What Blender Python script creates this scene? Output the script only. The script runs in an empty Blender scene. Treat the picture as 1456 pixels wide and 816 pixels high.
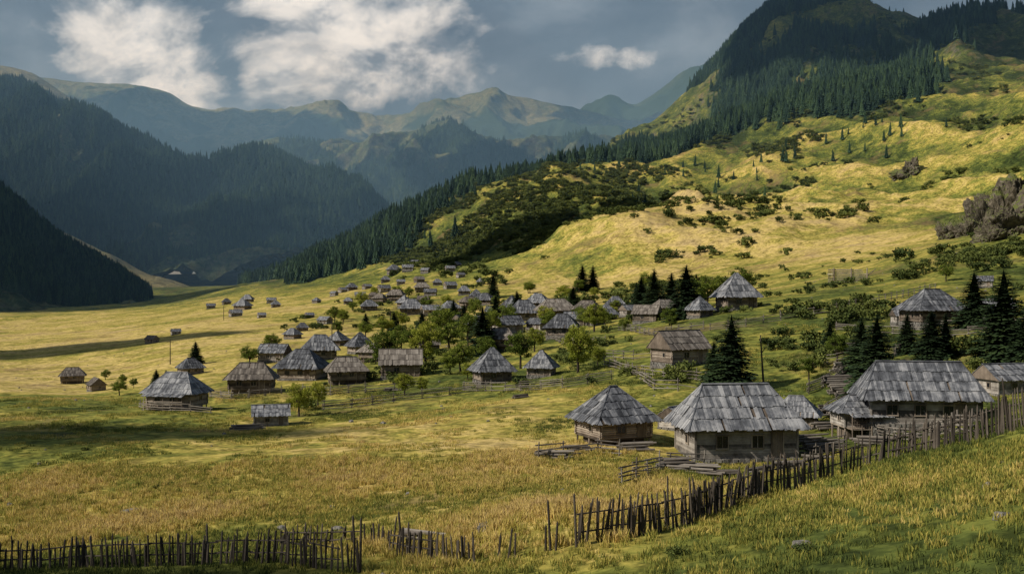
import bpy, math, random, bmesh
import numpy as np
from mathutils import Vector, Matrix
from mathutils import noise as mn
from mathutils.bvhtree import BVHTree
random.seed(7); rng=np.random.default_rng(7)
scene=bpy.context.scene
F=1500.0; PX0=728.0; PY0=408.0     # image pixels: focal length, centre column and row; camera at origin
COL=scene.collection

# ------------------------------------------------------------------ noise
_perm=np.random.default_rng(3).permutation(256); _perm=np.concatenate([_perm,_perm,_perm])
_ang=np.random.default_rng(4).random(256)*2*np.pi
_gx=np.cos(_ang); _gy=np.sin(_ang)
def pn(x,y,s=0):
    x=np.asarray(x,float)+s*17.31; y=np.asarray(y,float)+s*9.77
    xi=np.floor(x).astype(int); yi=np.floor(y).astype(int); xf=x-xi; yf=y-yi
    xi&=255; yi&=255
    u=xf*xf*xf*(xf*(xf*6-15)+10); v=yf*yf*yf*(yf*(yf*6-15)+10)
    def g(ix,iy,fx,fy):
        h=_perm[_perm[ix&255]+(iy&255)]
        return _gx[h]*fx+_gy[h]*fy
    a=g(xi,yi,xf,yf); b=g(xi+1,yi,xf-1,yf); c=g(xi,yi+1,xf,yf-1); d=g(xi+1,yi+1,xf-1,yf-1)
    return (a*(1-u)+b*u)*(1-v)+(c*(1-u)+d*u)*v*1.0
def fbm(x,y,o=4,s=0):
    r=0;a=1;f=1
    for i in range(o):
        r=r+a*pn(x*f,y*f,s+i*3); a*=.5; f*=2.03
    return r
def ridged(x,y,o=4,s=0):
    r=0;a=1;f=1
    for i in range(o):
        r=r+a*(0.5-np.abs(pn(x*f,y*f,s+i*5))*1.6); a*=.5; f*=2.07
    return r
def sstep(a,b,x):
    t=np.clip((x-a)/(b-a),0,1); return t*t*(3-2*t)

# ------------------------------------------------------------------ lofted terrain
def pchip_rows(D,Z):
    h=np.diff(D,axis=0); h=np.maximum(h,1e-6); dl=np.diff(Z,axis=0)/h
    m=np.zeros_like(Z); m[0]=dl[0]; m[-1]=dl[-1]
    a=dl[:-1]; b=dl[1:]; same=(a*b)>0
    w=np.where(same,2*a*b/np.where(same,a+b,1),0); m[1:-1]=w
    return m
def pchip1(pts,x):
    xk=np.array([p[0] for p in pts],float); yk=np.array([p[1] for p in pts],float)
    if len(xk)==1: return np.full_like(x,yk[0])
    x=np.clip(x,xk[0],xk[-1])
    m=pchip_rows(xk[:,None],yk[:,None])[:,0]
    i=np.clip(np.searchsorted(xk,x)-1,0,len(xk)-2)
    h=xk[i+1]-xk[i]; t=(x-xk[i])/h
    return (yk[i]*(1+2*t)*(1-t)**2+h*m[i]*t*(1-t)**2+yk[i+1]*t*t*(3-2*t)+h*m[i+1]*t*t*(t-1))
def loft(lines,us,subs,vals=None):
    D=np.array([pchip1([(p[0],p[1]) for p in L],us) for L in lines])
    E=np.array([pchip1([(p[0],p[2]) for p in L],us) for L in lines])
    Z=(PY0-E)/F*D
    m=pchip_rows(D,Z)
    rd=[];rz=[];rv=[];rval=[]
    V=None
    if vals is not None: V=np.array([pchip1(v,us) for v in vals])
    for k,n in enumerate(subs):
        h=D[k+1]-D[k]
        for j in range(n):
            t=j/n
            rd.append(D[k]+h*t)
            rz.append(Z[k]*(1+2*t)*(1-t)**2+h*m[k]*t*(1-t)**2+Z[k+1]*t*t*(3-2*t)+h*m[k+1]*t*t*(t-1))
            rv.append(k+t)
            if V is not None: rval.append(V[k]*(1-t)+V[k+1]*t)
    rd.append(D[-1]);rz.append(Z[-1]);rv.append(len(subs))
    if V is not None: rval.append(V[-1])
    d=np.array(rd);z=np.array(rz);x=(us[None,:]-PX0)/F*d
    return x,d,z,np.array(rv),(np.array(rval) if V is not None else None)

def grid_mesh(name,x,y,z,attrs,mat):
    R,C=x.shape
    co=np.stack([x,y,z],-1).reshape(-1,3).astype(np.float32)
    i=np.arange(R-1)[:,None]*C+np.arange(C-1)[None,:]
    f=np.stack([i,i+1,i+C+1,i+C],-1).reshape(-1,4).astype(np.int32)
    me=bpy.data.meshes.new(name)
    me.vertices.add(len(co)); me.vertices.foreach_set('co',co.ravel())
    me.loops.add(f.size); me.loops.foreach_set('vertex_index',f.ravel())
    me.polygons.add(len(f)); me.polygons.foreach_set('loop_start',np.arange(0,f.size,4,dtype=np.int32))
    me.polygons.foreach_set('use_smooth',np.ones(len(f),bool))
    for k,v in attrs.items():
        a=me.attributes.new(k,'FLOAT','POINT'); a.data.foreach_set('value',v.astype(np.float32).ravel())
    me.update(calc_edges=True); me.validate()
    me.materials.append(mat)
    ob=bpy.data.objects.new(name,me); COL.objects.link(ob)
    return ob,co,f

# ------------------------------------------------------------------ material helpers
def new_mat(name):
    m=bpy.data.materials.new(name); m.use_nodes=True; nt=m.node_tree
    for n in list(nt.nodes): nt.nodes.remove(n)
    return m,nt
def nd(nt,t,**kw):
    n=nt.nodes.new(t)
    for k,v in kw.items(): setattr(n,k,v)
    return n
def ramp(nt,fac,stops,interp='LINEAR'):
    n=nt.nodes.new('ShaderNodeValToRGB'); cr=n.color_ramp; cr.interpolation=interp
    while len(cr.elements)<len(stops): cr.elements.new(0.5)
    for e,(p,c) in zip(cr.elements,stops):
        e.position=p; e.color=(c[0],c[1],c[2],1) if hasattr(c,'__len__') else (c,c,c,1)
    nt.links.new(fac,n.inputs[0]); return n.outputs[0]
def mth(nt,op,a,b=None,c=None,clamp=False):
    n=nt.nodes.new('ShaderNodeMath'); n.operation=op; n.use_clamp=clamp
    for i,v in enumerate((a,b,c)):
        if v is None: continue
        if isinstance(v,(int,float)): n.inputs[i].default_value=v
        else: nt.links.new(v,n.inputs[i])
    return n.outputs[0]
def mixc(nt,f,a,b,mode='MIX'):
    n=nt.nodes.new('ShaderNodeMix'); n.data_type='RGBA'; n.blend_type=mode
    def s(i,v):
        if isinstance(v,(int,float)): n.inputs[i].default_value=v
        elif isinstance(v,tuple): n.inputs[i].default_value=(v[0],v[1],v[2],1)
        else: nt.links.new(v,n.inputs[i])
    s(0,f); s(6,a); s(7,b); return n.outputs[2]
def noise(nt,vec,scale,detail=4,rough=.55,dist=0):
    n=nt.nodes.new('ShaderNodeTexNoise'); n.inputs['Scale'].default_value=scale
    n.inputs['Detail'].default_value=detail; n.inputs['Roughness'].default_value=rough
    n.inputs['Distortion'].default_value=dist
    nt.links.new(vec,n.inputs['Vector']); return n.outputs['Fac']
def attr(nt,name,typ='GEOMETRY'):
    n=nt.nodes.new('ShaderNodeAttribute'); n.attribute_name=name; n.attribute_type=typ; return n
def finish(nt,col,rough=.9,bump=None,bstr=.5,bdist=.1,transl=0,spec=.15):
    b=nd(nt,'ShaderNodeBsdfPrincipled'); b.inputs['Roughness'].default_value=rough
    b.inputs['Specular IOR Level'].default_value=spec
    nt.links.new(col,b.inputs['Base Color'])
    if bump is not None:
        bp=nd(nt,'ShaderNodeBump'); bp.inputs['Strength'].default_value=bstr; bp.inputs['Distance'].default_value=bdist
        nt.links.new(bump,bp.inputs['Height']); nt.links.new(bp.outputs[0],b.inputs['Normal'])
    out=nd(nt,'ShaderNodeOutputMaterial'); sh=b.outputs[0]
    if transl>0:
        t=nd(nt,'ShaderNodeBsdfTranslucent'); nt.links.new(col,t.inputs[0])
        mx=nd(nt,'ShaderNodeMixShader'); mx.inputs[0].default_value=transl
        nt.links.new(sh,mx.inputs[1]); nt.links.new(t.outputs[0],mx.inputs[2]); sh=mx.outputs[0]
    nt.links.new(sh,out.inputs[0])

GOLD=[(0.0,(.031,.045,.014)),(.22,(.080,.102,.024)),(.42,(.190,.195,.040)),(.6,(.36,.295,.068)),(.78,(.54,.405,.14)),(1,(.42,.31,.14))]
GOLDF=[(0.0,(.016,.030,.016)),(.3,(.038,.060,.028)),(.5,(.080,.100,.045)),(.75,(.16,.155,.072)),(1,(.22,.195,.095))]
def ground_material(name,far=False):
    m,nt=new_mat(name)
    g=nd(nt,'ShaderNodeNewGeometry'); P=g.outputs['Position']
    gold=attr(nt,'gold').outputs['Fac']; rock=attr(nt,'rock').outputs['Fac']; frs=attr(nt,'forest').outputs['Fac']
    n1=noise(nt,P,.02,3,.6,.6); n2=noise(nt,P,.16,4,.65,.4); n4=noise(nt,P,.05,4,.7,1.5)
    v=mth(nt,'MULTIPLY_ADD',mth(nt,'SUBTRACT',n1,.5),.9,gold)
    v=mth(nt,'MULTIPLY_ADD',mth(nt,'SUBTRACT',n2,.5),.85,v)
    v=mth(nt,'MULTIPLY_ADD',mth(nt,'SUBTRACT',n4,.5),.95,v)
    if not far:
        n3=noise(nt,P,1.1,3,.7)
        v=mth(nt,'MULTIPLY_ADD',mth(nt,'SUBTRACT',n3,.5),.5,v)
    c=ramp(nt,v,GOLDF if far else GOLD)
    sp=ramp(nt,noise(nt,P,.55 if not far else .06,3,.75),[(.36,.40),(.56,1.0)])
    c=mixc(nt,.9,c,sp,'MULTIPLY')
    wn=noise(nt,P,.035,5,.72,.8)
    c=mixc(nt,ramp(nt,wn,[(.54,0),(.67,.65)]),c,(.18,.12,.06) if not far else (.08,.07,.045))
    rn=noise(nt,P,.3 if not far else .05,4,.7)
    rc=ramp(nt,rn,[(.3,(.035,.034,.026)),(.5,(.085,.082,.058)),(.7,(.17,.155,.115))])
    rm=mth(nt,'ADD',rock,mth(nt,'MULTIPLY',mth(nt,'SUBTRACT',n2,.5),1.6))
    rm=ramp(nt,rm,[(.48,0),(.75,1)])
    c=mixc(nt,rm,c,rc)
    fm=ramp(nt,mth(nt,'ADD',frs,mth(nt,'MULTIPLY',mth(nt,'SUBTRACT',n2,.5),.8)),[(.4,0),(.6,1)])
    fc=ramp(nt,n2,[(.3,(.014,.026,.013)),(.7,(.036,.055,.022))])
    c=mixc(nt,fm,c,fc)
    if far: h=n4
    else: h=mth(nt,'MULTIPLY_ADD',n3,.25,mth(nt,'MULTIPLY_ADD',n4,2.5,n2))
    finish(nt,c,.95,h,.7 if not far else .8,.7 if not far else 9.0,spec=.05)
    return m
M_ground=ground_material('meadow_grass_ground'); M_far=ground_material('mountain_ground',True)

# ------------------------------------------------------------------ ground sheet
X1=-1300;X2=2900
LN=[  # terrain lines as image column, depth, image row
 [(X1,2,400+2000),(X2,2,400+2000)],
 [(X1,20,950),(0,20,940),(728,20,935),(1456,20,900),(X2,20,850)],
 [(X1,46,830),(0,44,818),(400,42,818),(728,37,822),(1000,31,824),(1200,27,826),(1456,24,830),(X2,22,800)],
 [(X1,60,740),(0,60,735),(300,58,732),(500,54,745),(830,44,748),(960,48,722),(1080,51,696),(1200,52,668),(1300,50,648),(1456,44,612),(1700,40,570),(X2,40,500)],
 [(X1,85,650),(0,85,646),(300,85,642),(600,82,640),(870,81,636),(1050,76,664),(1200,78,642),(1300,80,616),(1456,82,592),(1700,85,550),(X2,85,420)],
 [(X1,135,575),(0,130,576),(250,125,583),(400,130,577),(550,135,562),(700,138,547),(850,130,535),(970,123,523),(1100,120,520),(1200,118,505),(1325,126,468),(1456,120,455),(1700,120,400),(X2,120,300)],
 [(X1,200,545),(0,200,541),(100,195,545),(300,190,525),(430,180,520),(600,190,497),(750,190,480),(900,180,465),(1050,175,443),(1200,175,424),(1325,175,418),(1456,175,405),(1700,170,340),(X2,170,250)],
 [(X1,320,505),(0,320,500),(150,300,492),(300,290,478),(450,280,470),(600,300,460),(750,290,447),(900,270,430),(1050,260,415),(1180,240,398),(1250,240,384),(1350,240,355),(1456,240,332),(1700,240,270),(X2,240,150)],
 [(X1,500,475),(0,500,470),(150,480,462),(300,450,447),(450,450,430),(600,450,412),(700,430,410),(850,400,405),(950,380,398),(1050,370,380),(1180,360,355),(1300,350,343),(1456,340,316),(1700,340,230),(X2,340,80)],
 [(X1,700,452),(0,700,450),(200,700,441),(330,700,423),(450,650,407),(550,620,390),(650,600,372),(750,560,352),(830,550,318),(900,550,296),(1000,550,284),(1100,540,290),(1200,520,300),(1300,500,300),(1400,480,290),(1456,470,272),(1700,450,150),(X2,450,0)],
 [(X1,900,442),(0,900,440),(200,900,432),(330,850,414),(450,800,398),(550,760,378),(650,720,355),(750,680,330),(830,660,310),(900,650,302),(1000,650,296),(1100,640,290),(1200,620,283),(1300,600,274),(1456,560,240),(1700,550,140),(X2,550,0)],
 [(X1,1100,437),(0,1100,435),(200,1050,427),(300,1000,412),(400,950,394),(500,900,360),(600,860,315),(700,830,272),(770,805,250),(820,800,243),(880,800,247),(1000,800,245),(1100,780,230),(1200,760,205),(1300,740,182),(1400,720,165),(1456,700,150),(1700,680,80),(X2,680,-80)],
 [(X1,1300,433),(200,1250,422),(330,1200,408),(400,1150,396),(500,1080,345),(580,1050,308),(640,1030,288),(720,1000,264),(800,980,250),(900,960,234),(1000,950,203),(1100,930,160),(1200,900,136),(1300,880,130),(1400,860,130),(1456,850,120),(1700,850,50),(X2,850,-120)],
 [(X1,1500,430),(400,1400,404),(500,1350,384),(640,1300,320),(800,1250,262),(900,1200,228),(1000,1150,190),(1100,1120,150),(1200,1100,112),(1300,1050,95),(1456,1000,80),(1700,980,20),(X2,980,-150)],
 [(X1,1900,430),(300,1800,420),(500,1700,402),(700,1650,332),(800,1600,262),(880,1550,210),(930,1520,170),(970,1500,128),(1010,1500,90),(1060,1500,45),(1110,1500,18),(1170,1500,6),(1210,1480,12),(1260,1450,30),(1310,1400,44),(1350,1350,26),(1385,1300,14),(1420,1280,22),(1456,1250,26),(1700,1200,-60),(X2,1200,-200)],
 [(X1,2500,425),(X2,2500,330)],
 [(X1,14000,405),(X2,14000,405)],
]
GV=[[(0,.38),(728,.4),(1456,.34)],[(0,.38),(728,.4),(1456,.34)],
 [(0,.36),(500,.42),(800,.42),(1000,.38),(1456,.33)],  # grass tint, partly lowered in the foreground to put shade into the colour
 [(0,.64),(600,.66),(850,.82),(1000,.62),(1120,.36),(1456,.30)],
 [(0,.42),(300,.50),(600,.68),(900,.60),(1050,.38),(1456,.32)],
 [(0,.42),(300,.42),(550,.33),(850,.30),(1100,.29),(1456,.30)],
 [(0,.78),(300,.66),(450,.48),(600,.46),(900,.40),(1200,.38),(1456,.36)],
 [(0,.70),(300,.72),(600,.54),(900,.52),(1050,.58),(1200,.42),(1456,.36)],
 [(0,.72),(300,.68),(600,.55),(850,.64),(1050,.78),(1200,.74),(1350,.52),(1456,.40)],
 [(0,.64),(300,.5),(600,.36),(750,.40),(850,.60),(1000,.78),(1200,.70),(1350,.54),(1456,.44)],
 [(0,.46),(650,.28),(800,.22),(1000,.46),(1300,.58),(1456,.36)],
 [(400,.3),(700,.34),(820,.64),(1000,.50),(1200,.50),(1350,.38),(1456,.28)],
 [(400,.2),(1000,.2),(1456,.20)],[(400,.2),(1456,.17)],[(400,.24),(1000,.24),(1200,.24),(1456,.2)],[(400,.3)],[(0,.4)]]
us=np.concatenate([np.linspace(X1,-120,60,endpoint=False),np.linspace(-120,1580,620,endpoint=False),np.linspace(1580,X2,60)])
subs=[8,30,50,55,60,50,50,55,60,30,50,45,40,80,16,6]
gx,gy,gz,gv,gg=loft(LN,us,subs,GV)
U=np.broadcast_to(us[None,:],gx.shape); VV=np.broadcast_to(gv[:,None],gx.shape)
nearw=1-sstep(60,400,gy)
gz=gz+nearw*(0.55*fbm(gx/26,gy/26,3,1)+.10*fbm(gx/3.2,gy/3.2,3,2))*sstep(4,20,gy)
mid=sstep(100,400,gy)*(1-sstep(900,1300,gy))
hill=sstep(-4,45,gz+12)
fold=ridged((gx+gy*.35)/75,(gy-gx*.3)/190,5,6)
gz=gz+mid*hill*(7.0*fbm(gx/90,gy/90,5,5)+11.0*(fold-.5)*sstep(330,560,gy))
gz=gz+sstep(150,500,gy)*(1-sstep(1000,1400,gy))*(1-hill)*1.6*fbm(gx/70,gy/70,4,9)
mt=sstep(12.3,13.2,VV)*(1-sstep(14.0,14.5,VV))*sstep(500,800,U)
crest=1-.75*np.exp(-((VV-14)/.2)**2)
rel=ridged(gx/230,gy/330,6,11)
gz=gz+mt*crest*(48*(rel-.5))
gz=gz+sstep(1250,1450,U)*sstep(9.6,11.5,VV)*(1-sstep(12,13,VV))*14*(ridged(gx/120,gy/120,5,13)-.4)
dzx=np.gradient(gz,axis=1)/np.maximum(np.abs(np.gradient(gx,axis=1)),1e-3)
dzy=np.gradient(gz,axis=0)/np.maximum(np.abs(np.gradient(gy,axis=0)),1e-3)
slope=np.sqrt(dzx**2+dzy**2)
fn=fbm(gx/120,gy/120,4,21)
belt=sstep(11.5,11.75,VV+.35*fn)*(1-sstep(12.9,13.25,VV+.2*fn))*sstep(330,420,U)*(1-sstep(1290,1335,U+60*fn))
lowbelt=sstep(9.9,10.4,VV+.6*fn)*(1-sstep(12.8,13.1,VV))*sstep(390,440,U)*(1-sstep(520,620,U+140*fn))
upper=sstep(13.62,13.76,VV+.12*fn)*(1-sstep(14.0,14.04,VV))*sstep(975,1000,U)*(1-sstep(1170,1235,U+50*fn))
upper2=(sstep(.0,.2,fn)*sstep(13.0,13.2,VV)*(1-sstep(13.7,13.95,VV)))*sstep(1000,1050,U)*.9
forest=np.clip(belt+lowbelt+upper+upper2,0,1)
rock=np.clip(sstep(.8,1.3,slope)*sstep(300,600,gy)*.4+mt*sstep(.1,.6,rel-.35)*.28+.12*sstep(12.6,13.5,VV)*sstep(870,920,U)*(1-sstep(1000,1060,U)),0,1)
gg=np.clip(gg+mid*hill*.6*(fold-.55)*sstep(330,560,gy),0,1)
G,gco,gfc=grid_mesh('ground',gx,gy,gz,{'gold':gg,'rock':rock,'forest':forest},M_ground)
bvh=BVHTree.FromPolygons([tuple(c) for c in gco.tolist()],gfc.tolist())
def site(b,e):  # ground point under an image pixel (column, row), by ray from the camera
    d=Vector((b-PX0,F,PY0-e)).normalized()
    h=bvh.ray_cast(Vector((0,0,0)),d)
    return h[0] if h[0] is not None else Vector(((b-PX0)/F*400,400,(PY0-e)/F*400))
def gz_at(x,y):
    h=bvh.ray_cast(Vector((x,y,2000)),Vector((0,0,-1)))
    return h[0].z if h[0] is not None else -12.0

# ------------------------------------------------------------------ mountains
def mountain(name,lines,u0,u1,du,subs,gold,forestf,amp,L,seed,rockamt=.3,spur=None,crest_k=None,cfade=.7):
    us_=np.arange(u0,u1+du,du).astype(float)
    x,y,z,v,_=loft(lines,us_,subs)
    Vv=np.broadcast_to(v[:,None],x.shape); Uu=np.broadcast_to(us_[None,:],x.shape)
    cf=1-cfade*np.exp(-((Vv-crest_k)/.25)**2)
    if spur:
        a=math.radians(spur[0]); px=x*math.cos(a)+y*math.sin(a); py=-x*math.sin(a)+y*math.cos(a)
        px=px+90*fbm(x/400,y/400,3,seed+4)
        n=ridged(px/spur[1],py/spur[2],6,seed)
    else: n=ridged(x/L,y/L,6,seed)
    z=z+amp*(n-.45)*cf
    fo=forestf(Uu,Vv,x,y,z)
    sx=np.gradient(z,axis=1)/np.maximum(np.abs(np.gradient(x,axis=1)),1e-3); sy=np.gradient(z,axis=0)/np.maximum(np.abs(np.gradient(y,axis=0)),1e-3)
    sl=np.sqrt(sx**2+sy**2)
    rk=np.clip(sstep(.8,1.4,sl)*rockamt*2+rockamt*sstep(.6,.9,n)*.8,0,1)
    gd=np.clip(gold+.25*fbm(x/(L*.8),y/(L*.8),4,seed+8),0,1)
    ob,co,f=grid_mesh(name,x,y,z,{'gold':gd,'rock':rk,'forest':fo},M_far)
    return dict(co=co,f=f,forest=fo,shape=x.shape)

m1=mountain('forested_hill',[
 [(-900,700,480),(-300,760,475),(0,820,466),(215,960,448),(240,980,446)],
 [(-900,820,300),(-300,880,340),(0,960,380),(110,1040,412),(215,1060,444),(240,1080,450)],
 [(-900,980,0),(-300,1040,120),(-100,1080,215),(0,1100,285),(60,1110,335),(110,1120,368),(160,1130,396),(215,1140,436),(240,1150,455)],
 [(-900,1500,300),(240,1500,470)]],-900,240,4,[30,40,20],.6,
 lambda U,V,x,y,z: sstep(.25,.6,V+.25*fbm(x/90,y/90,3,31))*(1-sstep(195,225,U)),34,200,41,.1,crest_k=2)
m1b=mountain('grassy_hill',[
 [(-200,1300,450),(350,1350,440)],
 [(-200,1650,200),(0,1650,290),(100,1650,335),(140,1640,354),(200,1620,385),(250,1600,402),(300,1590,420),(350,1580,440)],
 [(-200,2000,440),(350,2000,450)]],-200,350,4,[40,16],1.0,
 lambda U,V,x,y,z: np.zeros_like(x)+.25*sstep(0,.4,fbm(x/100,y/100,3,2)),20,180,43,.1,crest_k=1)
m2=mountain('forested_mountain',[
 [(-900,1500,470),(0,1600,455),(200,1650,440),(320,1700,420),(450,1800,410),(650,1900,410)],
 [(-900,1900,200),(-300,1950,240),(0,2000,300),(150,2000,320),(300,2000,345),(400,2020,355),(480,2060,372),(560,2150,395),(650,2200,410)],
 [(-900,2500,-60),(-300,2550,60),(0,2600,128),(30,2600,131),(80,2600,150),(140,2560,172),(200,2540,198),(250,2540,215),(290,2540,236),(330,2520,224),(380,2500,212),(430,2500,232),(480,2500,258),(530,2500,292),(590,2500,335),(650,2500,385)],
 [(-900,3300,330),(0,3300,330),(650,3300,420)]],-900,650,3,[90,110,30],.5,
 lambda U,V,x,y,z: np.clip(sstep(.05,.3,V)*(1-.8*sstep(.25,.45,fbm(x/170,y/170,5,33)))*(1-.55*sstep(1.85,2.0,V)*sstep(250,120,U)),0,1),180,400,45,.2,spur=(-38,330,900),crest_k=2)
m2b=mountain('grassy_mountain',[
 [(-900,2700,330),(400,2900,330)],
 [(-900,3600,20),(-200,3600,70),(0,3600,97),(40,3600,108),(80,3600,128),(120,3600,152),(170,3600,185),(250,3600,235),(400,3600,330)],
 [(-900,4300,300),(400,4300,350)]],-900,400,4,[60,20],1.0,
 lambda U,V,x,y,z: np.clip(.9*(1-sstep(.35,.7,V+.3*fbm(x/200,y/200,4,3))),0,1),60,300,47,.35,crest_k=1)
m3=mountain('wooded_ridge',[
 [(200,2900,400),(600,2900,360),(1100,2900,330)],
 [(200,3400,290),(450,3400,285),(560,3400,262),(700,3400,262),(850,3400,262),(1100,3400,262)],
 [(200,4000,250),(330,4000,225),(390,4000,205),(440,4000,206),(500,4000,212),(560,4000,195),(610,4000,182),(650,4000,178),(700,4000,196),(760,4000,206),(820,4000,204),(870,4000,196),(920,4000,190),(1100,4000,170)],
 [(200,4700,300),(1100,4700,300)]],200,1100,3,[50,70,20],.55,
 lambda U,V,x,y,z: np.clip(1-.9*sstep(1.35,1.7,V+.9*fbm(x/260,y/260,4,37)),0,1),140,500,49,.3,spur=(-20,330,800),crest_k=2)
m4=mountain('alpine_mountain',[
 [(-900,4600,300),(1100,4600,250)],
 [(-900,5400,200),(0,5400,190),(300,5300,215),(500,5300,205),(700,5300,200),(900,5300,190),(1100,5300,190)],
 [(-900,6200,60),(0,6200,112),(60,6200,112),(130,6200,119),(180,6200,122),(240,6200,132),(275,6200,152),(330,6200,162),(400,6200,164),(440,6200,158),(470,6200,148),(500,6200,161),(560,6200,172),(600,6200,160),(650,6200,143),(690,6200,136),(760,6200,144),(800,6200,152),(840,6200,160),(880,6200,172),(940,6200,180),(1100,6200,160)],
 [(-900,7200,260),(1100,7200,260)]],-900,1100,3,[40,80,20],.70,
 lambda U,V,x,y,z: np.clip(.9*(1-sstep(1.0,1.6,V+.8*fbm(x/400,y/400,4,39))),0,1),190,700,51,.25,spur=(15,800,1300),crest_k=2,cfade=.9)
m5=mountain('distant_mountain',[
 [(600,6800,260),(1500,6800,260)],
 [(600,8500,200),(780,8500,175),(830,8500,156),(870,8500,138),(900,8500,150),(930,8500,135),(970,8500,108),(1010,8500,90),(1100,8500,70),(1500,8500,80)],
 [(600,9500,260),(1500,9500,260)]],600,1500,4,[60,15],.3,
 lambda U,V,x,y,z: np.clip(.9*(1-sstep(.6,1.1,V)),0,1),160,700,53,.4,crest_k=1,cfade=.9)

# ------------------------------------------------------------------ mesh builder
class MB:
    def __init__(s): s.v=[];s.f=[];s.r=[];s.b=[];s.m=[]
    def quad8(s,p,rnd,w=1,l=1,mi=0):
        i=len(s.v); s.v+= [tuple(q) for q in p]; s.r+=[rnd]*8
        o=rnd*37.0
        bc=[(o,0,0),(o+w,0,0),(o+w,l,0),(o,l,0)]
        s.b+=bc+bc
        for f in ((3,2,1,0),(4,5,6,7),(0,1,5,4),(1,2,6,5),(2,3,7,6),(3,0,4,7)):
            s.f.append(tuple(i+k for k in f)); s.m.append(mi)
    def box(s,c,sz,rnd=None,rz=0,mi=0,along='x',jit=0):
        if rnd is None: rnd=random.random()
        hx,hy,hz=sz[0]/2,sz[1]/2,sz[2]/2
        P=[(-hx,-hy,-hz),(hx,-hy,-hz),(hx,hy,-hz),(-hx,hy,-hz),(-hx,-hy,hz),(hx,-hy,hz),(hx,hy,hz),(-hx,hy,hz)]
        cs,sn=math.cos(rz),math.sin(rz)
        i=len(s.v)
        for q in P:
            qx,qy,qz=q
            s.v.append((c[0]+qx*cs-qy*sn,c[1]+qx*sn+qy*cs,c[2]+qz)); s.r.append(rnd)
            if along=='x': s.b.append((rnd*37+qz+qy,q[0],0))
            elif along=='y': s.b.append((rnd*37+qz+qx,q[1],0))
            else: s.b.append((rnd*37+qx+qy,q[2],0))
        for f in ((3,2,1,0),(4,5,6,7),(0,1,5,4),(1,2,6,5),(2,3,7,6),(3,0,4,7)):
            s.f.append(tuple(i+k for k in f)); s.m.append(mi)
    def rod(s,a,b,r0,r1,n=6,rnd=None,mi=0,point=0):
        if rnd is None: rnd=random.random()
        a=Vector(a);b=Vector(b);d=(b-a); l=d.length; d.normalize()
        q=d.to_track_quat('Z','Y'); X=q@Vector((1,0,0)); Y=q@Vector((0,1,0))
        i=len(s.v); rows=[(a,r0,0),(b,r1,l)]
        for (c,r,ll) in rows:
            for k in range(n):
                t=2*math.pi*k/n
                s.v.append(tuple(c+X*math.cos(t)*r+Y*math.sin(t)*r)); s.r.append(rnd); s.b.append((rnd*37+t*r,ll,0))
        for k in range(n):
            k2=(k+1)%n; s.f.append((i+k,i+k2,i+n+k2,i+n+k)); s.m.append(mi)
        if point:
            s.v.append(tuple(b+d*point)); s.r.append(rnd); s.b.append((rnd*37,l+point,0)); t=len(s.v)-1
            for k in range(n): s.f.append((i+n+k,i+n+(k+1)%n,t)); s.m.append(mi)
        else:
            s.f.append(tuple(i+n+k for k in range(n))); s.m.append(mi)
        s.f.append(tuple(i+k for k in reversed(range(n)))); s.m.append(mi)
    def mesh(s,name,mats,smooth=False):
        me=bpy.data.meshes.new(name); me.from_pydata(s.v,[],s.f)
        a=me.attributes.new('rnd','FLOAT','POINT'); a.data.foreach_set('value',s.r)
        a=me.attributes.new('bc','FLOAT_VECTOR','POINT'); a.data.foreach_set('vector',[c for t in s.b for c in t])
        for m in mats: me.materials.append(m)
        me.polygons.foreach_set('material_index',s.m)
        me.update(); return me

def wood(name,dark,mid,light,objvar=.25,blot=.6):
    m,nt=new_mat(name); bc=attr(nt,'bc').outputs['Vector']; r=attr(nt,'rnd').outputs['Fac']
    mp=nd(nt,'ShaderNodeMapping'); mp.inputs['Scale'].default_value=(22,1.6,1); nt.links.new(bc,mp.inputs[0])
    n=noise(nt,mp.outputs[0],1,4,.65)
    tc=nd(nt,'ShaderNodeTexCoord'); n2=noise(nt,tc.outputs['Object'],.9,4,.65)
    v=mth(nt,'ADD',mth(nt,'MULTIPLY',n,.45),mth(nt,'MULTIPLY',r,.38)); v=mth(nt,'ADD',v,mth(nt,'MULTIPLY',mth(nt,'SUBTRACT',n2,.5),blot))
    oi=nd(nt,'ShaderNodeObjectInfo'); v=mth(nt,'ADD',v,mth(nt,'MULTIPLY',mth(nt,'SUBTRACT',oi.outputs['Random'],.5),objvar))
    c=ramp(nt,v,[(.12,dark),(.42,mid),(.8,light)])
    finish(nt,c,.85,n,.4,.02,spec=.2); return m
M_roof=wood('weathered_shingles',(.030,.032,.037),(.105,.110,.122),(.32,.32,.325),blot=1.25)
M_roofb=wood('brown_shingles',(.04,.034,.03),(.125,.108,.092),(.28,.25,.215),blot=.9)
M_wall=wood('log_wall',(.055,.042,.032),(.20,.160,.125),(.42,.36,.29))
M_wallG=wood('plank_wall',(.06,.053,.047),(.24,.215,.188),(.50,.46,.41),blot=1.0)
M_fence=wood('fence_wood',(.018,.015,.013),(.055,.045,.036),(.15,.125,.10),.1)
M_rail=wood('rail_wood',(.05,.042,.035),(.15,.13,.11),(.31,.28,.24),.1)
m,nt=new_mat('window_dark'); rgb=nd(nt,'ShaderNodeRGB'); rgb.outputs[0].default_value=(.012,.013,.016,1); finish(nt,rgb.outputs[0],.25,spec=.5); M_win=m
m,nt=new_mat('stone'); tc=nd(nt,'ShaderNodeTexCoord'); n=noise(nt,tc.outputs['Object'],2.2,6,.65); c=ramp(nt,n,[(.3,(.06,.055,.05)),(.7,(.26,.245,.22))]); finish(nt,c,.9,n,.8,.08); M_stone=m

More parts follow.
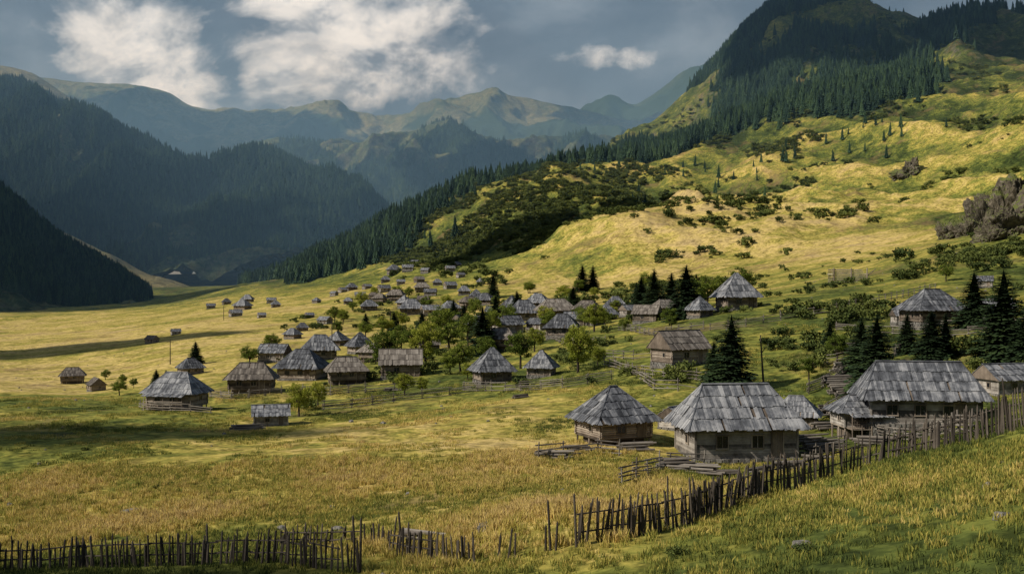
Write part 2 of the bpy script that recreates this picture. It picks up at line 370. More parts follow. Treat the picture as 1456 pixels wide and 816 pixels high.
# ------------------------------------------------------------------ houses
def face_boards(mb,A,B,C,D,courses,bw,th=.035,jit=.13):
    A=Vector(A);B=Vector(B);C=Vector(C);D=Vector(D)
    es=(B-A); S=es.length; es.normalize()
    n=es.cross((C-A)); 
    if n.length<1e-6: n=es.cross(D-A)
    n.normalize(); et=n.cross(es)
    T=(C-A).dot(et); sC=(C-A).dot(es); sD=(D-A).dot(es)
    def tm(s):
        if s<sC: return T*s/max(sC,1e-6)
        if s>sD: return T*(S-s)/max(S-sD,1e-6)
        return T
    for c in range(courses):
        t0=T*c/courses; t1=T*(c+1)/courses+.06
        s=0
        while s<S-1e-3:
            w=min(bw*random.uniform(.6,1.4),S-s); s0=s+.006; s1=s+w-.006; s+=w
            ta=min(t1,tm(s0)); tb=min(t1,tm(s1))
            if max(ta,tb)<=t0+.05 or random.random()<.018: continue
            j0=t0-.06-random.uniform(0,jit)*(1.6 if c==0 else 1)
            ta=max(ta,j0+.02); tb=max(tb,j0+.02)
            lift=.05+random.uniform(0,.055); up=random.uniform(0,.014); sk=random.uniform(-.012,.012)
            def P(ss,tt,h): return A+es*ss+et*tt+n*h
            p=[P(s0+sk,j0,lift-th),P(s1+sk,j0,lift-th),P(s1,tb,up-th),P(s0,ta,up-th),P(s0+sk,j0,lift),P(s1+sk,j0,lift),P(s1,tb,up),P(s0,ta,up)]
            mb.quad8(p,random.random(),w,t1-t0)
def house_parts(name,L=9,W=6,h=2.2,r=3.0,rl=2.5,o=.55,bw=.22,courses=4,porch=False,style='plank',winn=2,brown=False,base='stone'):
    parts={}
    MW=M_wall if style=='log' else M_wallG
    mb=MB(); X=L/2+o; Y=W/2+o; ze=h-.12
    gable=rl>=L/2
    if gable:
        face_boards(mb,(-X,-Y,ze),(X,-Y,ze),(-X,0,ze+r),(X,0,ze+r),courses,bw)
        face_boards(mb,(X,Y,ze),(-X,Y,ze),(X,0,ze+r),(-X,0,ze+r),courses,bw)
    else:
        face_boards(mb,(-X,-Y,ze),(X,-Y,ze),(-rl,0,ze+r),(rl,0,ze+r),courses,bw)
        face_boards(mb,(X,Y,ze),(-X,Y,ze),(rl,0,ze+r),(-rl,0,ze+r),courses,bw)
        face_boards(mb,(X,-Y,ze),(X,Y,ze),(rl,0,ze+r),(rl,0,ze+r),courses,bw)
        face_boards(mb,(-X,Y,ze),(-X,-Y,ze),(-rl,0,ze+r),(-rl,0,ze+r),courses,bw)
        for sx in (-1,1):
            for sy in (-1,1):
                mb.rod((sx*X,sy*Y,ze+.02),(sx*rl,0,ze+r+.03),.06,.06,5)
    rr=X if gable else rl
    if rr>.2: mb.box((0,-.07,ze+r+.035),(2*rr+.2,.2,.05)); mb.box((0,.09,ze+r+.06),(2*rr+.1,.2,.05))
    parts['roof']=mb.mesh(name+'_roof',[M_roofb if brown else M_roof])
    mb=MB(); k=.07; 
    xr=(L/2+.02) if gable else rl
    pts=[(-X+k,-Y+k,ze-.05),(X-k,-Y+k,ze-.05),(X-k,Y-k,ze-.05),(-X+k,Y-k,ze-.05),(-(X-k if gable else xr),0,ze+r-.08),((X-k if gable else xr),0,ze+r-.08)]
    mb.v=pts; mb.r=[.1]*6; mb.b=[(p[0],p[1],0) for p in pts]
    mb.f=[(3,2,1,0),(0,1,5,4),(1,2,5),(2,3,4,5),(3,0,4)]; mb.m=[0]*5
    for i in range(int(L/.8)+2):
        xx=-X+.2+i*(2*X-.4)/(int(L/.8)+1)
        for sy in (-1,1): mb.box((xx,sy*(Y-.3),ze-.1),(.09,.55,.09))
    parts['roof_frame']=mb.mesh(name+'_frame',[M_wall])
    mb=MB(); ph=.20 if style=='log' else .17
    n=int(h/ph)
    mb.box((0,0,h/2-.03),(L-.14,W-.14,h-.08),.0)
    for i in range(n):
        z=ph*(i+.5)
        for sy in (-1,1):
            e=.18 if (style=='log') else 0
            off=random.uniform(-.01,.012)
            if style=='log': mb.rod((-L/2-e*random.uniform(.6,1.2),sy*(W/2-.05),z),(L/2+e*random.uniform(.6,1.2),sy*(W/2-.05),z),ph*.53,ph*.5,7)
            else: mb.box((0,sy*(W/2-.04+off),z),(L,.07,ph-.012))
        for sx in (-1,1):
            off=random.uniform(-.01,.012)
            if style=='log': mb.rod((sx*(L/2-.05),-W/2-.15,z+ph*.5),(sx*(L/2-.05),W/2+.15,z+ph*.5),ph*.53,ph*.5,7)
            else: mb.box((sx*(L/2-.04+off),0,z),(.07,W-.16,ph-.012),along='y')
    if style!='log':
        for sx in (-1,1):
            for sy in (-1,1): mb.box((sx*(L/2),sy*(W/2),h/2-.03),(.16,.16,h),along='z')
    if gable:
        for sx in (-1,1):
            y=-W/2
            while y<W/2-.01:
                yy=y+.1; hh=r*(1-abs(yy)/Y)-.1
                if hh>.1: mb.box((sx*(L/2-.02),yy,ze+hh/2),(.05,.19,hh),along='z')
                y+=.2
    parts['walls']=mb.mesh(name+'_walls',[MW])
    mb=MB(); fr=MB()
    def win(cx,cy,cz,w,hh,side):
        if side=='y':
            s=-1 if cy<0 else 1
            mb.box((cx,cy+s*.03,cz),(w,.04,hh),0,mi=0)
            for a in (-1,1):
                fr.box((cx+a*w/2,cy+s*.06,cz),(.09,.07,hh+.18),along='z'); fr.box((cx,cy+s*.065,cz+a*hh/2),(w+.1,.07,.09))
            fr.box((cx,cy+s*.055,cz),(.04,.04,hh),along='z'); 
        else:
            s=-1 if cx<0 else 1
            mb.box((cx+s*.03,cy,cz),(.04,w,hh),0)
            for a in (-1,1):
                fr.box((cx+s*.06,cy+a*w/2,cz),(.07,.09,hh+.18),along='z'); fr.box((cx+s*.065,cy,cz+a*hh/2),(.07,w+.1,.09),along='y')
    zc=h*.52
    for i in range(winn):
        win(-L/2+L*(i+.75)/(winn+.9),-W/2-.01,zc,.95,min(.95,h*.42),'y')
    win(-L/2-.01,-W*.12,zc,.6,.65,'x'); win(L/2+.01,W*.1,zc,.6,.65,'x'); win(0,W/2+.01,zc,.7,.7,'y')
    parts['window_panes']=mb.mesh(name+'_win',[M_win])
    dx=L/2-L*.2; dh=min(1.8,h-.25)
    for i in range(4): fr.box((dx-.3+i*.2,-W/2-.03,dh/2+.03),(.19,.05,dh),.1+.2*random.random(),along='z')
    for a in (-1,1): fr.box((dx+a*.47,-W/2-.05,dh/2+.03),(.1,.1,dh+.1),along='z')
    fr.box((dx,-W/2-.05,dh+.1),(1.1,.1,.12))
    parts['door_and_frames']=fr.mesh(name+'_door',[M_wall])
    mb=MB()
    if base=='stone':
        nn=int((L+W)*2/.45)
        for row in range(5):
            for i in range(nn):
                t=(i+.5*(row%2))/nn*2*(L+W)
                if t<L: x,y=-L/2+t,-W/2
                elif t<L+W: x,y=L/2,-W/2+t-L
                elif t<2*L+W: x,y=L/2-(t-L-W),W/2
                else: x,y=-L/2,W/2-(t-2*L-W)
                mb.box((x+random.uniform(-.05,.05),y+random.uniform(-.05,.05),-.14-.27*row),(random.uniform(.35,.5),random.uniform(.3,.45),random.uniform(.22,.29)),rz=random.uniform(-.2,.2))
        parts['stone_foundation']=mb.mesh(name+'_base',[M_stone])
    else:
        nx=max(2,int(L/1.6))
        for i in range(nx+1):
            for sy in (-1,0,1):
                mb.rod((-L/2+.1+(L-.2)*i/nx,sy*(W/2-.1),-1.6),(-L/2+.1+(L-.2)*i/nx,sy*(W/2-.1),.02),.11,.1,6)
        mb.box((0,0,-.05),(L+.1,W+.1,.1)); 
        mb.box((0,0,-.8),(L-1.0,W-1.0,1.3),0)
        parts['stilts']=mb.mesh(name+'_stilts',[M_wall])
    if porch:
        mb=MB()
        yp=-W/2-1.5
        mb.box((0,-W/2-.78,-.1),(L*.9,1.5,.12))
        for i in range(5):
            x=-L*.44+L*.88*i/4
            mb.rod((x,yp,-1.5),(x,yp,h-.1),.07,.06,6)
        for z in (.45,.85): mb.rod((-L*.44,yp,z),(L*.44,yp,z+.02),.04,.04,5)
        x=-L*.44
        while x<L*.44:
            mb.rod((x,yp,0),(x,yp,.85),.025,.02,4); x+=.28
        parts['porch']=mb.mesh(name+'_porch',[M_wall])
        mb=MB()
        face_boards(mb,(-L*.47,yp-.35,h-.45),(L*.47,yp-.35,h-.45),(-L*.47,-W/2-.2,h+.15),(L*.47,-W/2-.2,h+.15),2,bw)
        parts['porch_roof']=mb.mesh(name+'_porchroof',[M_roof])
    return dict(parts=parts,L=L+2*o,W=W,h=h,r=r)
V={}
V['main']=house_parts('hm',8.2,5.6,2.3,2.95,2.7,.75,.2,4,winn=2,style='plank')
V['pyr']=house_parts('hp',5.4,5.0,1.7,3.1,.35,.8,.2,5,winn=1,base='stilt',style='log')
V['long']=house_parts('hl',9.2,6.0,2.3,3.1,3.6,.75,.2,4,winn=3,style='plank')
V['shed']=house_parts('hs',5.2,4.2,1.7,1.7,1.2,.7,.2,3,winn=1,style='plank',base='stilt',porch=True)
V['hipA']=house_parts('ha',6.8,5.3,1.9,3.1,1.2,.85,.28,4,winn=2,style='log')
V['hipB']=house_parts('hb',7.2,5.0,1.8,2.7,2.0,.8,.28,3,winn=2,style='log',brown=True,base='stilt')
V['pyrB']=house_parts('hc',5.0,4.7,1.7,3.6,.2,.85,.28,4,winn=1,style='log')
V['gab']=house_parts('hg',6.2,4.6,1.9,1.9,99,.5,.28,3,winn=1,style='plank')
V['gabB']=house_parts('hh',6.6,5.2,2.1,2.5,99,.6,.3,3,winn=1,style='log',brown=True)
V['porch']=house_parts('hq',7.6,5.2,2.1,3.1,1.8,.8,.26,4,winn=2,style='log',porch=True,base='stilt')
def put_house(kind,loc,yaw,s,name='log_house'):
    e=bpy.data.objects.new(name,None); e.empty_display_size=1; COL.objects.link(e)
    e.location=loc; e.rotation_euler=(0,0,math.radians(yaw)); e.scale=(s,s,s*random.uniform(.96,1.08))
    for k,me in V[kind]['parts'].items():
        o=bpy.data.objects.new(k,me); COL.objects.link(o); o.parent=e
    return e
HS=[  # image column, image row of the base, width in pixels, kind, yaw
 (1045,660,186,'main',7),(872,633,122,'pyr',24),(1305,611,185,'long',-8),(1222,622,84,'shed',4),(1132,612,78,'hipA',-20),(966,612,62,'gab',50),
 (1325,465,92,'hipA',12),(1415,454,50,'gab',5),(1398,410,28,'gab',0),(1285,462,34,'gab',30),
 (966,522,84,'gabB',28),(1047,441,64,'pyrB',10),(995,452,40,'pyrB',30),
 (700,546,66,'pyrB',18),(770,537,50,'pyrB',-15),(570,538,66,'gabB',5),(493,547,66,'hipB',15),(430,541,76,'hipA',-12),(358,560,74,'hipB',4),(252,583,90,'porch',-14),
 (385,606,60,'gab',14),(271,533,40,'hipA',30),(103,546,40,'hipB',20),(137,556,32,'gabB',-30),
 (455,512,60,'hipA',10),(390,515,46,'gab',-10),(512,503,40,'pyrB',20),(530,515,40,'hipB',0),(480,492,34,'hipA',40),
 (800,480,55,'hipA',-12),(790,457,60,'hipB',15),(745,457,50,'hipA',0),(720,476,50,'gab',25),(835,452,44,'hipB',-20),(690,434,30,'hipA',8),(862,456,32,'pyrB',8),(920,459,42,'gabB',-10),(945,450,40,'hipB',12),(712,500,52,'hipB',-8),
 (765,440,36,'hipA',0),(728,446,34,'pyrB',30),(705,452,32,'gab',-15),(667,438,30,'hipB',12),(640,446,28,'hipA',0),(612,449,30,'gab',20),(660,420,20,'hipA',5),(820,465,40,'gab',10),(875,440,30,'hipA',-5),(895,450,30,'gab',25),
 (560,391,20,'hipA',0),(580,387,18,'gab',10),(600,416,25,'hipB',5),(612,421,20,'gab',-10),(563,428,28,'hipB',10),(585,448,38,'hipA',0),(596,402,16,'gabB',30),(640,411,18,'gab',0),(677,431,24,'pyrB',0),
 (522,411,14,'gab',10),(500,413,16,'hipA',0),(487,416,14,'gab',20),(540,431,20,'hipB',0),(525,442,26,'hipA',5),(345,441,24,'hipA',0),(335,450,20,'gab',15),(352,430,18,'hipA',5),(300,439,13,'gab',0),(322,433,13,'hipA',0),
 (462,461,20,'gab',0),(430,471,18,'hipA',10),(416,482,24,'hipA',0),(640,387,14,'gab',0),(650,380,12,'hipA',0),(605,389,13,'gab',0),(622,406,16,'hipA',15),(546,416,18,'gab',0),(531,426,15,'hipB',0),(475,421,11,'gab',0),
 (450,431,12,'hipA',0),(386,431,14,'gab',0),(392,437,14,'hipA',0),(216,488,18,'gabB',5),(250,476,10,'gab',0),(575,437,20,'pyrB',0),(602,432,20,'gabB',20),(548,402,14,'hipA',0),(570,405,14,'gab',40),(512,425,16,'gab',0),(495,432,14,'hipA',0),
 (440,452,12,'gab',30),(372,452,11,'gab',0),(655,395,12,'gab',0),(684,405,14,'hipA',0),(590,376,12,'gab',0),(555,520,36,'hipA',20),(610,500,34,'gabB',-20),(680,470,36,'hipA',10),(655,462,28,'gab',40),(765,470,34,'gab',-20),(850,462,30,'gabB',30)]
for (b,e,w,k,yaw) in HS:
    p=site(b,e); W_=w*p.y/F
    s=W_/(V[k]['L']*abs(math.cos(math.radians(yaw)))+V[k]['W']*abs(math.sin(math.radians(yaw)))*.8)
    s=min(max(s,.42),1.35)
    dpt=V[k]['W']*s*.5
    x,y=p.x*(1+dpt/p.y),p.y+dpt
    if w<45: yaw+=random.uniform(-35,35)
    zs=[gz_at(x+dx*s,y+dy*s) for dx in (-3,0,3) for dy in (-2.5,0,2.5)]
    z=sum(zs)/9*.5+max(zs)*.5
    put_house(k,(x,y,z+(.55 if k in('pyr','hipB','porch','shed') else .12)),yaw,s)
def at(b,y): return ((b-PX0)/F*y,y,gz_at((b-PX0)/F*y,y))
q=at(1430,94); put_house('gab',(q[0],q[1],q[2]-.1),16,.68)

# ------------------------------------------------------------------ fences
def polyline(pts,step):
    P=[site(*p) for p in pts]; out=[]; 
    for a,b in zip(P[:-1],P[1:]):
        d=(b-a).xy.length; n=max(1,int(d/step))
        for i in range(n):
            t=i/n; out.append((a.x+(b.x-a.x)*t,a.y+(b.y-a.y)*t))
    out.append((P[-1].x,P[-1].y)); return out
def stake_fence(pts,h=1.25,step=.2,name='stake_fence',gap=.07,lean=.10,rail=True,mat=None):
    mb=MB(); pl=polyline(pts,step); ph=random.random()*9
    for i,(x,y) in enumerate(pl):
        if math.sin(i*.05+ph)+random.random()*.4>1.3 or random.random()<gap: continue
        x+=random.uniform(-.08,.08); y+=random.uniform(-.08,.08); z=gz_at(x,y)
        hh=h*random.uniform(.70,1.12)*(1.3 if random.random()<.04 else 1)
        a=lean*.6*math.sin(i*.07+ph)+random.gauss(.02,lean*.5); b=random.gauss(0,lean*.5)
        ra=random.uniform(.038,.062)
        mb.rod((x,y,z-.15),(x+a*hh,y+b*hh,z+hh-.12),ra,ra*random.uniform(.6,.9),5,point=random.uniform(.04,.16))
    if rail:
        for zz in (.4,.85):
            k=0
            while k<len(pl)-14:
                a=pl[k];b=pl[min(k+13,len(pl)-1)]
                mb.rod((a[0],a[1]+.06,gz_at(*a)+zz*h*.8+random.uniform(-.07,.07)),(b[0],b[1]+.06,gz_at(*b)+zz*h*.8+random.uniform(-.07,.07)),.035,.03,5); k+=12
    ob=bpy.data.objects.new(name,mb.mesh(name,[mat or M_fence])); COL.objects.link(ob)
stake_fence([(-60,818),(0,813),(120,806),(250,803),(400,800),(455,808),(512,814)],1.3,.125)
stake_fence([(398,778),(480,778),(556,776)],1.0,.15)
stake_fence([(556,786),(620,797),(675,800)],1.15,.14)
stake_fence([(706,797),(742,791)],1.1,.15)
stake_fence([(820,775),(900,763),(985,742),(1060,712),(1085,703)],1.6,.11,lean=.12)
stake_fence([(1085,703),(1150,688),(1220,668),(1290,650),(1340,640),(1400,625),(1475,606),(1560,590)],1.6,.115,lean=.10)
mb=MB()
for (b,e,h) in ((512,812,2.0),(505,790,1.6),(572,780,1.5),(580,782,1.1),(783,782,1.8),(790,782,1.0),(776,783,.9),(985,745,1.8),(1010,735,1.4),(820,777,1.9),(295,802,1.6)):
    p=site(b,e); a=random.uniform(-.15,.15); mb.rod((p.x,p.y,p.z-.2),(p.x+a,p.y,p.z+h),.06,.045,6,point=.1)
ob=bpy.data.objects.new('fence_posts',mb.mesh('fence_posts',[M_fence])); COL.objects.link(ob)
def rail_fence(pts,h=1.1,post=2.2,rails=4,name='rail_fence',mat=None):
    mb=MB(); pl=polyline(pts,post)
    for i,(x,y) in enumerate(pl):
        z=gz_at(x,y); mb.rod((x,y,z-.2),(x+random.uniform(-.12,.12),y,z+h*random.uniform(.9,1.3)),.06,.05,6)
        if i+1<len(pl):
            x2,y2=pl[i+1]; z2=gz_at(x2,y2)
            for r in range(rails):
                if random.random()<.12: continue
                q=h*(r+.7)/rails
                mb.rod((x-.2,y-.08+.1*(r%2),z+q+random.uniform(-.08,.08)),(x2+.2,y2-.08+.1*(r%2),z2+q+random.uniform(-.08,.08)),.055,.04,6)
    ob=bpy.data.objects.new(name,mb.mesh(name,[mat or M_rail])); COL.objects.link(ob)
for f in [[(885,690),(952,664),(1000,668)],[(765,655),(800,650),(850,645),(880,648)],[(460,583),(500,580),(560,572),(640,562),(690,556)],[(660,556),(740,556),(800,552),(870,540)],
          [(890,528),(930,555),(1000,562),(1060,572)],[(860,520),(900,532),(960,540),(1020,545)],[(1150,560),(1190,540),(1235,520),(1290,500)],[(1160,600),(1190,575),(1230,560)],[(1150,520),(1190,515),(1240,505)],
          [(1110,455),(1180,445),(1250,430),(1330,412)],[(1190,470),(1270,475),(1340,478),(1456,470)],[(1340,470),(1400,466),(1470,462)],[(860,510),(900,512),(935,508)],[(1010,470),(1060,465),(1110,456)],
          [(1125,645),(1160,650),(1200,640)],[(300,565),(330,568),(400,560)],[(200,580),(215,584),(300,588)],[(520,560),(560,556),(600,550)],[(1230,612),(1300,628),(1380,618)],
          [(740,470),(800,490),(860,488)],[(880,470),(930,478),(1000,468)],[(600,470),(660,465),(700,462)],[(430,560),(470,562),(520,556)],[(560,440),(620,436),(650,430)]]:
    rail_fence(f,random.uniform(.95,1.3),random.uniform(1.8,2.6),random.choice([3,4,5]))
def logpile(b,e,L,rows,name='log_pile',yaw=0):
    p=site(b,e); mb=MB(); c,s=math.cos(yaw),math.sin(yaw)
    for r in range(rows):
        for k in range(rows-r+1):
            o=(k-(rows-r)/2)*.27; l=L*random.uniform(.8,1.1)/2; j=random.uniform(-.3,.3); tw=random.uniform(-.25,.25)
            mb.rod((p.x-(l+j)*c-o*s,p.y-(l+j)*s+o*c-tw,p.z+.12+r*.2),(p.x+(l-j)*c-o*s,p.y+(l-j)*s+o*c+tw,p.z+.12+r*.2+random.uniform(0,.12)),.10,.07,7)
    ob=bpy.data.objects.new(name,mb.mesh(name,[M_rail])); COL.objects.link(ob)
for q in [(985,672,3.5,3),(1020,676,3,2),(790,652,2.5,3),(350,612,3,3),(605,768,1.8,2),(1170,640,3,4),(1195,590,4,5,),(1205,560,3.5,5),(1190,545,3,4),(1215,500,4,5),(135,552,2.5,3),(560,556,2.5,2),(740,566,2,2),(905,640,2.6,3),(1120,668,2.5,3),(1245,632,3,3),(1210,528,4,5),(1180,610,3,3),(1165,655,2.6,2),(1080,672,2,2),(958,668,2.2,4),(1150,628,2.5,3),(820,645,2,3)]:
    logpile(q[0],q[1],q[2],q[3],yaw=random.uniform(-.5,.5))
p=site(1210,402); mb=MB()
for i in range(7):
    for sy in (0,2.6):
        mb.rod((p.x-4,p.y+sy,p.z+.2+i*.42),(p.x+3.6-i*.2,p.y+sy,p.z+.2+i*.40),.13,.11,6)
for dx in (-3.6,0,3.3): mb.rod((p.x+dx,p.y-.2,p.z-.3),(p.x+dx,p.y-.2,p.z+3.1),.14,.12,6)
mb.rod((p.x+1.5,p.y-.2,p.z),(p.x+5.2,p.y,p.z+2.9),.1,.08,6)
for a in (-4,3.4): mb.rod((p.x+a,p.y-.4,p.z+1.8),(p.x+a,p.y+3,p.z+1.8),.12,.1,6)
ob=bpy.data.objects.new('ruined_log_barn',mb.mesh('ruined_log_barn',[M_wall])); COL.objects.link(ob)
p=site(1086,548); mb=MB(); mb.rod((p.x,p.y,p.z-.3),(p.x-.35,p.y,p.z+5.2),.13,.06,6); mb.rod((p.x-.2,p.y,p.z+3.4),(p.x+.5,p.y,p.z+4.3),.05,.02,5)
ob=bpy.data.objects.new('wooden_pole',mb.mesh('wooden_pole',[M_fence])); COL.objects.link(ob)
for (b,e,h) in ((472,500,6),(555,470,5),(242,518,5),(318,455,5)):
    p=site(b,e); mb=MB(); mb.rod((p.x,p.y,p.z-.3),(p.x,p.y,p.z+h),.11,.08,6); mb.rod((p.x-.7,p.y,p.z+h-.5),(p.x+.7,p.y,p.z+h-.5),.05,.05,5)
    ob=bpy.data.objects.new('wooden_pole',mb.mesh('wooden_pole',[M_fence])); COL.objects.link(ob)

# ------------------------------------------------------------------ foliage
def leafmat(name,c0,c1,c2,tr=.3,objv=.3):
    m,nt=new_mat(name); r=attr(nt,'rnd').outputs['Fac']
    oi=nd(nt,'ShaderNodeObjectInfo')
    v=mth(nt,'ADD',r,mth(nt,'MULTIPLY',mth(nt,'SUBTRACT',oi.outputs['Random'],.5),objv))
    c=ramp(nt,v,[(0,c0),(.5,c1),(1,c2)])
    finish(nt,c,.8,transl=tr,spec=.15); return m
M_spr=leafmat('spruce_needles',(.009,.018,.008),(.025,.045,.017),(.056,.088,.025),0)
M_sprF=leafmat('forest_needles',(.010,.024,.015),(.026,.054,.027),(.060,.100,.038),0,objv=.8)
M_leaf=leafmat('broad_leaves',(.035,.055,.009),(.11,.15,.022),(.24,.27,.04),.35,objv=.45)
M_leafY=leafmat('yellowing_leaves',(.08,.10,.010),(.22,.25,.03),(.42,.40,.07),.35,objv=.3)
M_bush=leafmat('shrub_leaves',(.025,.040,.010),(.065,.085,.02),(.13,.15,.035),0,objv=.8)
M_bark=wood('bark',(.02,.015,.011),(.06,.045,.034),(.13,.105,.08))
def obj_mesh(vs,fs,rs,mi,mats,name):
    me=bpy.data.meshes.new(name); me.from_pydata(vs,[],fs)
    a=me.attributes.new('rnd','FLOAT','POINT'); a.data.foreach_set('value',rs)
    a=me.attributes.new('bc','FLOAT_VECTOR','POINT')
    for m in mats: me.materials.append(m)
    me.polygons.foreach_set('material_index',mi); me.update(); return me
def near_spruce(seed,h=8,r=2.0,wh=54,nb=14):
    R=random.Random(seed); mb=MB(); mb.rod((0,0,-.3),(0,0,h*.97),h*.022,.01,7)
    mi=[0]*len(mb.f)
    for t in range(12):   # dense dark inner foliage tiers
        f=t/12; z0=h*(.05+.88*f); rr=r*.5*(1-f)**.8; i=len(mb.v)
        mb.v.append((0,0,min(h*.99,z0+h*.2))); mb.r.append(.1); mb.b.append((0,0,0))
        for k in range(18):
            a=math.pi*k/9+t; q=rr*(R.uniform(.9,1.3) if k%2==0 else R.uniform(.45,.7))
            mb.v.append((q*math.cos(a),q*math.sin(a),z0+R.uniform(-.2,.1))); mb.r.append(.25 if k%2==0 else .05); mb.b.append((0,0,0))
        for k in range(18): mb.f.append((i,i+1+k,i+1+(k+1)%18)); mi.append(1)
    for i in range(wh):
        t=(i+R.random())/wh; z=h*(.04+.94*t)
        for k in range(nb):
            if R.random()<.08: continue
            az=R.random()*6.283; ln=r*(1-t)**.78*R.uniform(.65,1.18)+.14
            dz=-.30+.5*t+R.uniform(-.12,.12); br=R.random()
            d=Vector((math.cos(az),math.sin(az),dz)); sd=Vector((-math.sin(az),math.cos(az),0))
            base=Vector((0,0,z))
            for j in range(5):
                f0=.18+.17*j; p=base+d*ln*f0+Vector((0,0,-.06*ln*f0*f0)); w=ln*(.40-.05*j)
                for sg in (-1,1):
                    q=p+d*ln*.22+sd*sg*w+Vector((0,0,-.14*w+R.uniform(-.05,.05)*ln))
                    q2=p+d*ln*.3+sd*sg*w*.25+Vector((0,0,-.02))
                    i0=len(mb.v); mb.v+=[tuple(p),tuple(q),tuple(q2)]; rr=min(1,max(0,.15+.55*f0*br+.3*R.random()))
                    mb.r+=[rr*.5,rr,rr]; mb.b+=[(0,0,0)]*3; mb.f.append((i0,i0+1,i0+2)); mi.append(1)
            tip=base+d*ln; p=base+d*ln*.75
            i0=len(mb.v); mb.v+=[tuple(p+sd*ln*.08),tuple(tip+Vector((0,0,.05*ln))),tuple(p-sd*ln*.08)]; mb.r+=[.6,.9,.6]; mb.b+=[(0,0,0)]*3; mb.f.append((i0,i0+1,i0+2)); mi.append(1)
    mb.m=mi; return mb.mesh('spruce',[M_bark,M_spr])
def far_spruce(seed,h=16,r=2.9,tiers=8,n=8):
    R=random.Random(seed); vs=[];fs=[];rs=[]
    for t in range(tiers):
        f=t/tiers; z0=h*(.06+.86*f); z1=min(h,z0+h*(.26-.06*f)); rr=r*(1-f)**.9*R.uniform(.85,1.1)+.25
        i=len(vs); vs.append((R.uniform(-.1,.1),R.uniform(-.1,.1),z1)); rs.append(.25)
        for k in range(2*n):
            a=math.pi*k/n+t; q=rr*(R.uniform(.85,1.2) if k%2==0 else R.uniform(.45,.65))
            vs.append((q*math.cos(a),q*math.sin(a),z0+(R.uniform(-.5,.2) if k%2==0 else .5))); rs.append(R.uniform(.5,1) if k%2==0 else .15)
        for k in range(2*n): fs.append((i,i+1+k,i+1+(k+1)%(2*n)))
    return obj_mesh(vs,fs,rs,[0]*len(fs),[M_sprF],'forest_spruce')
def clumps(vs,fs,rs,mi,cs,per,leaf,R,matid):
    for (c,cr) in cs:
        cb=R.random()
        for _ in range(per):
            d=Vector((R.gauss(0,1),R.gauss(0,1),R.gauss(0,1))).normalized()*cr*R.random()**.45
            d.z*=.75; p=c+d
            a=Vector((R.gauss(0,1),R.gauss(0,1),R.gauss(0,.7))).normalized(); b=a.orthogonal().normalized()
            b=(b*math.cos(R.random()*6)+a.cross(b)*math.sin(R.random()*6)).normalized()
            s=leaf*R.uniform(.6,1.3); i=len(vs)
            vs+= [tuple(p-a*s),tuple(p+b*s*.6),tuple(p+a*s),tuple(p-b*s*.6)]
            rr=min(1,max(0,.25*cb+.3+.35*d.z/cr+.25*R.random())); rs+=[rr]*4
            fs.append((i,i+1,i+2,i+3)); mi.append(matid)
def broadleaf(seed,h=7,w=6,mat=None,n=46,per=110,leaf=.15):
    R=random.Random(seed); mb=MB()
    tp=Vector((R.uniform(-.3,.3),R.uniform(-.3,.3),h*.4)); mb.rod((0,0,-.3),tp,h*.035,h*.024,8)
    cs=[]
    for k in range(7):
        az=k*.9+R.random()*.6; e=Vector((math.cos(az)*w*.33,math.sin(az)*w*.33,h*R.uniform(.5,.85)))
        md=tp.lerp(e,.5)+Vector((0,0,.2)); st=tp*R.uniform(.6,1)
        mb.rod(st,md,h*.016,h*.011,5); mb.rod(md,e,h*.011,h*.004,5)
        for q in range(2):
            e2=md+Vector((R.uniform(-1,1)*w*.2,R.uniform(-1,1)*w*.2,R.uniform(.1,.3)*h)); mb.rod(md,e2,h*.007,h*.003,4)
    while len(cs)<n:
        d=Vector((R.gauss(0,1),R.gauss(0,1),R.gauss(0,1))).normalized()*(R.random()**.4)
        c=Vector((d.x*w*.42,d.y*w*.42,h*.60+d.z*h*.34)); 
        if c.z<h*.22: continue
        cs.append((c,R.uniform(.09,.17)*w))
    vs=list(mb.v);fs=list(mb.f);rs=list(mb.r);mi=[0]*len(fs)
    clumps(vs,fs,rs,mi,cs,per,leaf,R,1)
    return obj_mesh(vs,fs,rs,mi,[M_bark,mat or M_leaf],'broadleaf')
def bush(seed,n=14,per=45,leaf=.16,mat=None):
    R=random.Random(seed); cs=[]
    for _ in range(n): cs.append((Vector((R.uniform(-1,1),R.uniform(-1,1),R.uniform(.2,1.3))),R.uniform(.35,.6)))
    vs=[];fs=[];rs=[];mi=[]; clumps(vs,fs,rs,mi,cs,per,leaf,R,0)
    return obj_mesh(vs,fs,rs,mi,[mat or M_bush],'bush')
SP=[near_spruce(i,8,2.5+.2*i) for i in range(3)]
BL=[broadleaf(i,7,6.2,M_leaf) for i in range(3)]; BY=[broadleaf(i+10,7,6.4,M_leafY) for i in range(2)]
BU=[bush(i) for i in range(3)]
def place(me,b,e,hpx,h0,name,wf=1.0,y=None):
    p=site(b,e) if y is None else Vector(at(b,y))
    s=hpx*p.y/F/h0
    o=bpy.data.objects.new(name,me); COL.objects.link(o); o.location=(p.x,p.y,p.z-.05); o.scale=(s*wf,s*wf,s); o.rotation_euler=(0,0,random.random()*6.28)
